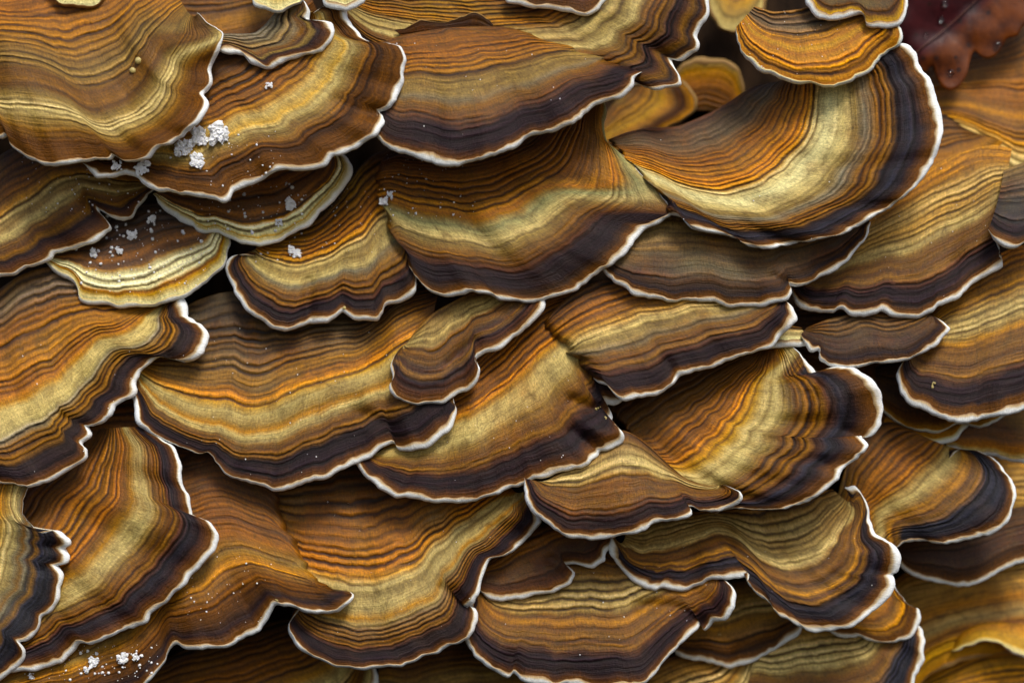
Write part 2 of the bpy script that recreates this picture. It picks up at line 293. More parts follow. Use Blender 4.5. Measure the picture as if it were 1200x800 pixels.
br('V', 'flat brown bracket tucked under the half-round navy-edged cap', '702,302 708,315 720,327 740,340 755,346 780,351 820,350 840,352 855,359 870,359 900,356 920,348 928,340 925,333 937,333 952,327 975,315 995,300 1010,282 1018,270 1020,260',
   '718,285 740,262 770,246 800,246 840,252 880,260 930,260 975,254 1000,246', 'ol0 tn.3 br.38 tn.44 db.5 br.56 db.64 mz.74 db.84 pu.92 br.97 oc1', rim=6, crease=(('926,333 905,325', 4, 7),))
br('W2', 'dark purple lobe cut by the right edge above the brown fold', '1160,268 1167,279 1180,287 1192,288 1203,281 1220,272 1235,262', '1176,200 1195,192 1215,188 1240,190', 'tn0 mz.2 pu.4 pu.9 oc1', rim=5, hs=.5)
br('W', 'sweeping tan cap at the right with a purple-brown edge and chipped tip',
   '926,336 930,346 937,357 955,364 975,366 987,360 1000,367 1025,366 1035,362 1050,367 1075,369 1092,361 1097,355 1115,350 1130,340 1145,325 1165,315 1175,307 1170,301 1170,290 1166,283',
   '968,300 988,276 1010,254 1035,236 1060,218 1085,200 1110,186 1135,176 1162,170 1186,174', 'go0 org.12 ol.2 cr.28 go.36 ol.44 cr.52 tn.57 br.61 tn.65 br.69 tn.74 mz.79 pu.84 pu.92 db.96 oc1', rim=6, crease=(('1165,283 1140,300 1120,308', 5, 9), ('930,345 960,338', 3, 8)))
br('Z', 'small lens-shaped chocolate bracket with thin white lip under the sweeping tan cap', '938,392 945,405 950,411 960,410 961,419 970,425 1000,428 1030,425 1055,422 1075,415 1095,405 1107,392 1113,384 1107,377 1096,371', '945,384 970,374 1000,368 1030,366 1060,366 1085,366', 'br0 db.25 tn.35 db.48 mz.6 db.8 pu.9 br1', rim=5)
br('Y', 'large right-edge cap with a smooth purple-black band and thick tan lip', '1082,400 1070,414 1060,422 1052,432 1052,447 1057,460 1070,472 1090,482 1112,490 1130,492 1150,489 1175,484 1200,477 1235,464 1260,450',
   '1076,398 1092,368 1112,342 1138,318 1166,300 1196,288 1225,284 1250,284', 'org0 rb.08 go.18 tn.25 ol.32 cr.4 ol.47 go.52 br.58 tn.62 br.67 tn.74 mz.78 pu.82 pu.93 br.96 oc1', rim=9)
br('U', 'lobe with a long scalloped dark edge reaching right beneath the flat brown bracket',
   '688,442 698,448 710,452 720,461 733,467 747,464 770,460 787,451 797,437 815,432 837,427 855,420 875,412 900,407 912,394 921,385 932,372 927,360 918,352',
   '636,382 654,358 676,340 705,328 740,322 780,320 820,322 860,326 895,334', 'rt0 rb.12 org.22 br.3 go.36 cr.44 ol.53 gr.6 tn.64 br.69 tn.74 mz.79 pu.85 pu.94 oc1', rim=7, crease=(('640,398 665,416 690,432', 5, 10), ('784,425 790,440', 4, 7)), fuse='L')
br('T', 'central lower cap with gold middle and two dark folds at its right tip',
   '410,528 420,545 430,557 445,570 470,580 500,585 530,586 557,585 582,578 600,570 625,560 655,552 682,545 700,533 702,527 717,526 727,515 727,505 720,499 706,495 715,490 716,482 710,474 722,472 735,468',
   '470,480 490,456 510,434 535,412 560,392 585,370 608,350 634,336 664,324 690,318', 'rt0 rb.14 org.22 br.3 org.36 rb.42 am.45 go.48 cr.53 cr.62 ol.68 tn.73 br.77 tn.8 mz.84 pu.87 pu.94 mz.97 oc1', M='446,528 475,518 510,506 545,492 580,472 610,448 632,424 652,404 680,390 700,384', vm=.5, rim=7, crease=(('700,530 690,520 672,506', 6, 8), ('712,480 690,478 672,470', 7, 8), ('727,506 708,508 690,500', -7, 10)))
br('AA', 'short pale bluish lip showing behind the scalloped lobe tip', '890,400 897,407 920,406 948,403 950,394', '896,384 915,380 940,384', 'br0 cr.5 wc1', rim=9, hs=.3)
br('CC', 'arched fan-shaped cap with a folded dark tip pointing right, lower centre',
   '614,560 617,572 620,585 627,600 637,607 655,620 672,628 692,631 712,628 735,624 755,620 765,612 785,609 802,604 809,599 805,592 812,593 822,597 840,597 857,592 868,584 867,576 858,570 846,569',
   '640,566 660,548 682,530 706,514 728,504 748,512 768,528 786,546 804,560 822,567 838,569', 'br0 rb.1 tn.2 cr.3 cr.38 ol.42 tn.47 br.52 tn.57 br.62 tn.67 db.73 mz.78 pu.84 pu.94 oc1', rim=6, crease=(('806,593 800,582', 5, 7), ('730,508 722,545 715,570', -7, 40)), bare=('876,576 846,569',))
br('BB', 'tall fan cap with orange streaks and a navy-edged round shoulder, right of centre',
   '842,600 850,598 860,597 880,597 900,597 915,596 937,590 957,580 975,566 987,548 1000,537 1012,528 1016,520 1007,510 1012,512 1022,509 1030,497 1032,477 1027,457 1017,442 1002,432 985,429 972,431 962,435 955,435 947,426 937,412 926,404 910,396',
   '714,484 720,468 735,450 755,438 780,428 810,420 840,412 868,404 890,398', 'rt0 br.1 db.16 tn.22 br.3 org.36 rb.42 am.46 go.5 ye.55 cr.59 cr.66 ol.7 br.74 tn.77 br.8 tn.83 mz.86 na.9 pu.94 oc1', M='770,540 784,546 800,546 818,536 838,518 856,496 872,474 886,450 896,428 902,404', vm=.5, hs=.36, rim=6, bare=('944,422 910,396',), crease=(('957,443 950,460', 6, 8), ('1008,511 990,505', 5, 7), ('970,548 960,540', 4, 7)), fuse='L')
br('ZZ', 'shadowed brown striped bracket behind the small chocolate lens', '925,395 935,412 965,420 1000,420 1040,415 1080,402 1100,385', '925,360 960,345 1000,340 1050,340 1100,340', 'rt0 rb.3 br.5 tn.7 br1', mat='d', rim=4)
br('PP', 'bluish-black edged cap cut by the left edge with a lumpy white rim',
   '38,560 34,568 28,584 26,600 32,611 42,621 52,625 66,623 77,629 79,637 72,643 79,649 76,658 63,661 67,666 71,673 66,687 65,702 57,715 46,722 42,735 32,747 20,751 26,760 24,772 10,785 0,791 -20,804 -45,812',
   '-12,556 -22,570 -30,586 -38,604 -46,624 -54,646 -62,670 -72,696 -84,720 -100,740', 'org0 go.15 org.28 ye.38 cr.46 cr.54 gr.58 tn.63 gr.67 na.71 tn.75 na.8 na.9 pu.95 oc1', rim=8, bare=('38,560 48,623',), crease=(('72,643 55,640', 5, 6), ('63,661 50,668', 4, 6)))
br('OO', 'concentrically striped cap with cream shoulder and slanting dark edge, lower left',
   '168,500 187,512 200,520 207,535 210,548 211,562 216,572 221,582 222,598 224,604 235,605 247,615 254,630 250,645 235,658 220,676 200,698 175,717 170,727 150,735 125,745 107,753 90,752 82,765 70,776 50,781 12,785 -20,788',
   '112,502 96,514 80,526 62,538 44,550 26,566 10,590 -6,616 -20,648 -40,690', 'mz0 br.08 tn.16 db.2 org.26 br.31 go.37 rb.42 am.46 br.5 go.55 cr.6 cr.66 ol.7 tn.74 br.78 tn.81 mz.84 na.88 pu.93 mz.96 oc1', rim=6, hs=.45, crease=(('222,601 205,600', 4, 8), ('78,730 66,715 66,700', 4, 8)))
br('NN', 'wavy rust-brown bracket at the lower left with a snow-dusted border and a dark tip',
   '-40,850 20,838 80,828 130,816 160,806 172,798 180,790 192,775 197,762 207,753 217,757 237,759 267,755 282,747 300,738 310,727 317,715 322,707 337,710 360,714 382,715 394,711 402,705 406,697 402,692',
   '20,740 70,690 120,640 165,580 200,544 222,532 248,522 275,524 300,530 326,536', 'dk0 rt.1 br.16 rb.22 dk.28 org.34 rb.4 br.46 org.52 tn.57 ol.64 go.7 tn.75 rb.8 br.86 db.91 pu.95 oc1', M='0,790 60,765 110,740 155,705 195,670 225,640 250,622 275,622 300,628 328,636 350,648', vm=.5, rim=6, wave=1.3, crease=(('205,753 225,715 235,690', 4, 14), ('318,712 322,680 318,650', -6, 18)), fuse='R')
br('MM', 'big bottom-centre cap with green-gold middle and a crescent of deep purple-black',
   '356,710 343,722 340,735 345,750 360,765 382,775 412,781 432,782 462,779 490,771 517,760 540,750 552,738 557,722 552,712 545,711 552,704 561,687 566,667 575,654 600,646 615,631 632,613 632,606 624,592 617,574',
   '322,566 345,556 365,552 390,546 420,542 450,538 480,534 510,532 540,530 570,532 596,540', 'rt0 rb.06 br.12 rb.18 org.25 br.31 org.36 am.41 go.44 cr.48 ol.53 cr.6 go.65 ol.68 br.72 tn.75 br.79 tn.81 mz.84 pu.87 pu.94 mz.97 oc1', M='338,650 352,668 375,682 405,690 435,690 465,680 492,664 515,646 536,626 556,606 580,588 600,572', vm=.48, rim=8, crease=(('546,712 535,700 520,690', 5, 8), ('341,622 360,660 380,690', 5, 12)), bare=('622,588 617,574',))
br('LL', 'small ragged dark-brown bracket wedged beside the big crescent-banded cap', '560,688 566,695 572,700 597,702 605,701 627,696 650,691 665,684 672,672 665,666 658,661 670,659 682,661 692,662 707,657 710,647 717,638 714,628', '570,660 590,640 612,624 640,614 668,610 692,610', 'rt0 rb.2 org.3 br.42 rb.5 mz.6 db.75 mz.9 oc1', rim=6, crease=(('660,662 645,655', 6, 8),))
br('DD', 'double-lobed cap with striped gold centre and deep navy round tip, lower right',
   '714,618 717,630 717,645 722,655 735,672 755,685 770,690 778,687 797,689 820,682 840,676 865,674 878,673 876,681 880,688 890,698 900,706 915,720 937,734 962,740 982,737 1000,731 1020,717 1037,702 1047,686 1043,673 1050,667 1054,655 1050,645 1042,637 1025,624 1018,608 1017,592 1011,579 1002,572 990,570',
   '735,614 760,606 785,602 810,600 838,598 862,597 884,594 904,592 924,588 946,580 962,576 976,573', 'tn0 ol.12 cr.2 tn.28 ol.36 cr.44 tn.5 br.54 tn.58 br.62 tn.68 go.72 mz.76 tn.79 pu.83 na.88 pu.94 oc1', M='728,636 750,648 780,648 812,640 845,632 872,640 895,660 920,672 946,668 968,652 984,632 994,606 996,588', vm=.5, rim=8, crease=(('880,672 862,645 850,625', 6, 12), ('1044,672 1025,668', 4, 7)), bare=('714,618 717,628','1014,590 1000,570',))
br('KK', 'oval gold-brown cap at the bottom centre with a broken white rim',
   '556,700 552,715 547,730 544,747 552,760 565,772 580,785 596,792 602,786 608,789 613,795 637,799 665,801 700,804 735,803 760,795 773,783 775,778 790,762 807,745 818,733 822,728 824,738 832,733 836,726 847,724 855,712 860,697 857,687 850,679 838,674',
   '572,690 596,672 625,658 655,648 690,642 725,642 760,648 790,656 818,664', 'br0 tn.12 rb.2 ol.28 cr.38 ol.46 br.51 go.55 br.6 tn.66 br.7 tn.74 mz.78 pu.83 pu.93 mz.97 oc1', rim=7, crease=(('822,730 790,712 750,710', 7, 9), ('602,786 600,770', 4, 8)))
br('EE', 'rust cap with a bulging blue-grey lobe at the far right, out of focus',
   '1030,650 1050,643 1060,636 1082,632 1100,636 1115,635 1137,631 1160,625 1175,615 1185,600 1190,580 1187,565 1177,550 1165,537 1150,529 1132,527 1121,530 1113,537',
   '978,600 984,570 994,540 1006,516 1022,500 1040,494 1056,498 1070,508 1085,518 1100,528', 'rt0 rb.15 org.25 br.34 org.4 ol.46 cr.53 tn.6 go.65 br.69 tn.74 na.8 na.9 pu.95 oc1', rim=7, bare=('1030,650 1060,636',))
br('FF', 'dark brown shelf with a pale rippled lip under the rust lobe at the right edge', '1046,650 1055,660 1070,671 1095,680 1120,685 1142,682 1165,672 1190,658 1200,656 1225,650', '1048,640 1075,622 1105,610 1140,602 1180,596 1220,590', 'rt0 br.3 db.45 mz.6 db.85 br.95 oc1', rim=7)
br('GG1', 'dim brown bracket with a chipped lip directly below the smooth-banded right cap', '1026,462 1032,475 1045,490 1062,500 1085,506 1107,502 1126,495 1150,500 1168,492 1185,480', '1026,430 1050,420 1085,420 1120,424 1160,430', 'rt0 br.3 db.6 rb.9 go1', mat='c', rim=4)
br('GG2', 'thin tan-lipped bracket just below the chipped dim one at the right', '1036,496 1050,508 1075,515 1095,518 1117,515 1133,500 1140,488', '1040,470 1070,462 1100,464 1130,470', 'rt0 br.4 rb.7 go1', mat='c', rim=5)
br('GG3', 'orange-brown bracket with a pale lower lip, cut by the right edge', '1110,520 1130,530 1162,533 1180,539 1202,542 1230,545', '1105,480 1140,470 1180,468 1220,466', 'rb0 br.4 rb.7 org.9 cr1', rim=7, rings=.4)
br('YY', 'orange-brown bracket in shadow between the navy-shouldered fan and the right cap', '900,470 950,500 1000,512 1050,500 1085,475', '915,395 960,392 1010,398 1060,405', 'rt0 rb.3 org.6 br1', mat='d', rim=3, rings=.5)
br('HH', 'small tan bracket peeping out below the navy round tip, lower right', '965,735 975,741 982,745 1000,745 1006,743 1013,747 1040,751 1060,747 1072,738 1077,731 1079,722 1075,712 1060,705 1052,694 1047,682 1040,670', '960,706 980,696 1000,686 1015,676 1028,666', 'tn0 cr.3 go.5 org.6 tn.7 go.8 br.92 oc1', rim=5)
br('JJ', 'muddy gold bracket with a clean white lip beneath the double-lobed cap', '785,756 795,765 812,771 837,777 857,780 877,775 900,765 920,752 937,737 944,722', '790,720 815,700 845,686 880,680 910,684 930,694', 'br0 go.25 cr.42 go.55 tn.68 br.82 db.93 oc1', rim=7)
br('II', 'olive cap with a dark blue-black end at the bottom right, partly cut off', '870,835 900,850 940,862 985,862 1025,850 1055,830 1068,806 1073,788 1080,772 1080,760 1082,750 1078,735 1070,726', '890,742 910,730 935,722 960,720 985,722 1010,722 1035,720', 'go0 ol.2 cr.3 cr.46 ol.5 tn.55 br.6 tn.68 na.76 na.92 oc1', rim=7)
br('RR', 'orange-brown striped cap cut by the bottom edge below the wavy rust bracket', '150,880 230,885 310,876 380,858 425,835 440,812 441,796 439,783 436,770', '180,780 215,762 255,750 295,738 330,726 355,728 372,740', 'rt0 rb.2 org.35 rb.45 go.55 cr.66 tn.8 br.9 cr1', rim=8)
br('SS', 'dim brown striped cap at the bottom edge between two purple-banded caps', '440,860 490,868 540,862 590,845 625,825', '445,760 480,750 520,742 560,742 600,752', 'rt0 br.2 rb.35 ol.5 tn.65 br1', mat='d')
br('TT', 'tan bracket with an upright white lip at the bottom edge, right of the oval cap', '735,860 780,866 830,858 868,838 886,815 891,790 891,775 888,764', '745,792 770,776 800,766 830,762 860,760', 'br0 go.3 cr.45 go.6 cr.78 tn1', rim=7)
br('UU', 'golden yellow blurred lobe curling in the bottom right corner', '1116,764 1124,762 1136,756 1150,751 1170,754 1187,762 1205,770 1225,774', '1117,758 1124,744 1138,734 1158,728 1190,730 1222,738', 'go0 am.2 ye.5 ye.8 wc1', mat='c', rim=5, rings=.1, hs=.9)
br('WW', 'large blurred brown striped bracket behind the bottom right lobes', '1045,850 1060,820 1090,790 1130,772 1180,765 1235,765', '1040,690 1060,672 1100,660 1150,650 1230,640', 'go0 cr.15 go.35 org.45 cr.6 org.7 ye.82 go1', mat='d', rim=4)
br('VV', 'blurred orange-brown bracket filling the very bottom right corner', '1040,880 1100,885 1170,880 1240,870', '1070,800 1110,775 1160,758 1235,750', 'go0 ye.2 go.35 am.5 ye.7 cr1', mat='d')
br('XX', 'blurred tan bracket at the right edge behind the bulging blue-grey lobe', '1150,640 1180,652 1215,650 1245,640', '1140,540 1175,530 1210,528 1245,530', 'go0 cr.3 ye.6 go1', mat='d')
br('X2', 'blurred fan of dark rings behind the navy-edged half-round cap, right', '1078,215 1100,222 1125,214 1150,200 1165,185 1175,165', '1078,135 1092,132 1106,134 1120,142 1132,152', 'rt0 br.25 tn.4 br.5 go.65 tn.8 go1', mat='d', rim=3)
br('X1', 'large blurred brown cap in the upper right behind the dead leaf', '1070,165 1100,160 1130,165 1155,185 1185,208 1215,215 1250,212', '1070,70 1100,60 1140,50 1180,35 1220,10 1250,-10', 'rt0 br.2 tn.35 org.5 br.56 go.64 br.7 go.78 cr.9 tn1', mat='d', rim=3)
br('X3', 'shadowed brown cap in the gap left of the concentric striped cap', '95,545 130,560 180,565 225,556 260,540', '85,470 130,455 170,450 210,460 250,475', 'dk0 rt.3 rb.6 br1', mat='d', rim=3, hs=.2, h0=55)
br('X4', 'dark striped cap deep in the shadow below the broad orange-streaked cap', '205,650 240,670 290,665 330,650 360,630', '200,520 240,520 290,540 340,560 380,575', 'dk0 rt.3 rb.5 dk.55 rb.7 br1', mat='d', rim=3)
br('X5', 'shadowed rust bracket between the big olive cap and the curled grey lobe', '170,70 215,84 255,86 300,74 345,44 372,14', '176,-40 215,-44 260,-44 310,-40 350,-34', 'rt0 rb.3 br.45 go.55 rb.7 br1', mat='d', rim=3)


# ------------------------------------------------------------------ geometry of a bracket
def loft(b, seed):
    Ed = dense(b['E']); n = int(max(24, min(330, arclen(Ed)[-1]/2.8)))
    E = resample(Ed, n); step = arclen(E)[-1]/(n-1)
    u = np.linspace(0, 1, n); s = u*arclen(E)[-1]
    # small crenulations of the growing edge
    tan = np.gradient(E, axis=0); tan /= np.maximum(np.hypot(*tan.T), 1e-6)[:, None]; nor = np.stack([-tan[:, 1], tan[:, 0]], 1)
    cren = vnoise(s/15, s*0+seed, seed)*1.7 + vnoise(s/5.5, s*0+seed, seed+1)*0.75
    E = E + nor*cren[:, None]
    R = resample(dense(b['R']), n)
    E1 = gsmooth(E, 11/step); E2 = gsmooth(E, 34/step)
    L = np.hypot(*(E-R).T); Ls = gsmooth(L, 40/step); nv = int(max(22, min(190, np.percentile(L, 92)/1.35)))
    v = np.linspace(0, 1, nv)
    V = v[:, None, None]
    if b['M']:
        Mc = resample(dense(b['M']), n); vm = b['vm']
        base = R*((V-vm)*(V-1)/vm) + Mc*(V*(V-1)/(vm*(vm-1))) + E2*(V*(V-vm)/(1-vm))
    else:
        base = R*(1-V) + E2*V
    for side, key in ((0, 'L'), (1, 'R')):
        if key in b['fuse']:
            q = s if side == 0 else s[-1]-s
            base[..., 0] += (vnoise(v*9, v*0+seed, seed+30)*6+vnoise(v*22, v*0+seed, seed+31)*2.5)[:, None]*np.exp(-(q/40)**2)[None]
    pos = base + (E1-E2)*V**1.7 + (E-E1)*V**3.6
    Lm = L.mean()
    # height: steep near the attachment, flattening to the edge
    H = b['hs']*(0.45*Lm+0.55*np.maximum(Ls, 0))
    vv = v[:, None]
    d = H[None, :]*(1-(1-vv)**1.45)
    # lobes that reach out also bow forward; undulation grows outward
    out = np.sum((E1-E2)*((E2-R)/np.maximum(np.hypot(*(E2-R).T), 1)[:, None]), 1)
    d = d + 0.45*out[None, :]*vv**2
    SS = np.broadcast_to(s[None, :], d.shape); VL = vv*Lm
    und = vnoise(SS/62+seed*.37, VL/95+3, seed+5)*8.0 + vnoise(SS/25+1, VL/70, seed+6)*4.2*vv
    d = d + b['wave']*und*(0.25+0.75*vv)*min(1, Lm/110)
    # turn down at the very edge
    d = d - 1.0*np.clip((vv-0.86)/0.14, 0, 1)**2
    for cp, amp, w in b['crease']:
        q = dense(cp, 4.0)
        dist = np.min(np.hypot(pos[..., 0, None]-q[:, 0], pos[..., 1, None]-q[:, 1]), -1)
        d = d - amp*np.exp(-(dist/w)**2)
    # growth zones: v bent by noise, ridges and grooves
    vl = VL+0*SS
    zone = vv + (vnoise(SS/38, vl/160, seed+17)*2.2*vv*(1-vv)*4 + vnoise(SS/50, vl/60, seed+7)*2.2 + vnoise(SS/17, vl/45, seed+8)*0.6 + vnoise(SS/6, vl/22, seed+9)*0.4)/max(Lm, 40)*np.minimum(1, 5*(1-vv))
    for side, key in ((0, 'L'), (1, 'R')):
        if key in b['fuse']: zone = zone*(1-0.16*np.exp(-(((s if side == 0 else s[-1]-s)/20)**2)))[None]
    rs = np.random.RandomState(seed+11); ring = np.zeros_like(d); x = 4.0
    while x < Lm-9:
        f = x/Lm
        if b['zone'] in ('yell', 'gold'): gap, a, w = rs.uniform(6, 12), rs.uniform(.3, .8), rs.uniform(1.2, 2.2)
        elif f < 0.48: gap, a, w = rs.uniform(4.2, 9), rs.uniform(.55, 1.2), rs.uniform(.8, 1.35)
        elif f < 0.68: gap, a, w = rs.uniform(10, 20), rs.uniform(.12, .4), rs.uniform(1.2, 2.2)
        elif f < 0.84: gap, a, w = rs.uniform(4, 7.5), rs.uniform(.5, 1.3), rs.uniform(.75, 1.1)
        else: gap, a, w = rs.uniform(8, 14), rs.uniform(.25, .6), rs.uniform(1.0, 1.8)
        a *= float(np.clip(0.75+0.9*vnoise(np.array([x/17.0]), np.array([seed*.1]), seed+15)[0], 0.38, 1.35))
        t = zone*Lm - x - vnoise(SS/36, SS*0+x/14, seed+13)*1.5
        am = a*np.clip(0.9+0.5*vnoise(SS/70, SS*0+x*1.7, seed+14), 0.2, 1.5)
        ring += -am*np.exp(-(t/w)**2) + 0.75*am*np.exp(-((t+w*2.5)/(w*1.7))**2)
        x += gap
    ring = np.clip(ring*b['rings'], -1, 1)
    d = d + 1.25*ring*np.minimum(1, 6*(1-vv))
    dip = np.zeros(n)
    if 'L' in b['fuse']: dip += 9*np.exp(-(s/9)**2) + 34*np.exp(-(s/2.6)**2)
    if 'R' in b['fuse']: dip += 9*np.exp(-((s[-1]-s)/9)**2) + 34*np.exp(-((s[-1]-s)/2.6)**2)
    return dict(dip=dip, n=n, nv=nv, E=E, R=R, pos=pos, d=d, v=v, s=s, L=L, zone=zone, ring=ring, Lm=Lm, step=step)

for i, b in enumerate(BR):
    b['seed'] = 101+i*37; b['g'] = loft(b, b['seed'])

# how high each bracket sits: every one rests just above whatever it overlaps
CELL, OX, OY, GW, GH = 4, -80, -100, 340, 260
def raster(g):
    z = np.full((GH, GW), -1e9)
    px, py, d = g['pos'][..., 0], g['pos'][..., 1], g['d']
    for fx in (0, .5):
        for fy in (0, .5):
            a = px[:-1, :-1]*(1-fx)*(1-fy)+px[1:, :-1]*fy*(1-fx)+px[:-1, 1:]*fx*(1-fy)+px[1:, 1:]*fx*fy
            c = py[:-1, :-1]*(1-fx)*(1-fy)+py[1:, :-1]*fy*(1-fx)+py[:-1, 1:]*fx*(1-fy)+py[1:, 1:]*fx*fy
            e = d[:-1, :-1]*(1-fx)*(1-fy)+d[1:, :-1]*fy*(1-fx)+d[:-1, 1:]*fx*(1-fy)+d[1:, 1:]*fx*fy
            ix = ((a-OX)/CELL).astype(int).ravel(); iy = ((c-OY)/CELL).astype(int).ravel(); ok = (ix >= 0) & (ix < GW) & (iy >= 0) & (iy < GH)
            np.maximum.at(z, (iy[ok], ix[ok]), e.ravel()[ok])
    return z
maps = [raster(b['g']) for b in BR]
top = np.full((GH, GW), -1)
for i in range(len(BR)-1, -1, -1): top[maps[i] > -1e8] = i
GAP = 6.0
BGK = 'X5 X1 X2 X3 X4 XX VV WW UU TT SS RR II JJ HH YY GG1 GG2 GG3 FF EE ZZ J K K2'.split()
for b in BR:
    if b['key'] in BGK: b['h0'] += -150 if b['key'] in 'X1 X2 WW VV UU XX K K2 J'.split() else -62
inside = np.zeros((GH, GW), bool); inside[(0-OY)//CELL:(800-OY)//CELL, (0-OX)//CELL:(1200-OX)//CELL] = True
below = np.full((GH, GW), -1e9); REP = []
for i in range(len(BR)-1, -1, -1):
    b = BR[i]; zm = maps[i]; sel = (top == i) & (below > -1e8) & inside
    h = b['h0']
    if sel.any():
        need = (below+GAP-zm)[sel]
        h = max(h, float(np.percentile(need, 98)))
    b['h'] = h; REP.append((b['key'], round(h), round(float((h+b['g']['d']).max()))))
    cur = np.where(zm > -1e8, zm+h, -1e9); below = np.maximum(below, cur)
print('HEIGHTS', REP)

def mesh_grid(name, W, mat, parent, uvx, uvy, attrs):
    """W: rows x cols x 3 world points -> ONE mesh object with smooth quads"""
    r, c = W.shape[:2]; me = bpy.data.meshes.new(name)
    idx = np.arange(r*c).reshape(r, c)
    q = np.stack([idx[:-1, :-1], idx[1:, :-1], idx[1:, 1:], idx[:-1, 1:]], -1).reshape(-1, 4)
    me.vertices.add(r*c); me.vertices.foreach_set('co', W.reshape(-1).astype(np.float32))
    me.loops.add(q.size); me.loops.foreach_set('vertex_index', q.ravel().astype(np.int32))
    me.polygons.add(len(q)); me.polygons.foreach_set('loop_start', (np.arange(len(q))*4).astype(np.int32))
    me.polygons.foreach_set('use_smooth', np.ones(len(q), bool))
    me.update(calc_edges=True)
    uvl = me.uv_layers.new(name='grow'); f = q.ravel()
    uvl.data.foreach_set('uv', np.stack([uvx.ravel()[f], uvy.ravel()[f]], 1).ravel().astype(np.float32))
    for k, a in attrs.items():
        at = me.attributes.new(k, 'FLOAT', 'POINT'); at.data.foreach_set('value', a.ravel().astype(np.float32))
    me.materials.append(mat)
    o = bpy.data.objects.new(name, me); COL.objects.link(o); o.parent = parent
    if parent: o.matrix_parent_inverse = parent.matrix_world.inverted()
    return o

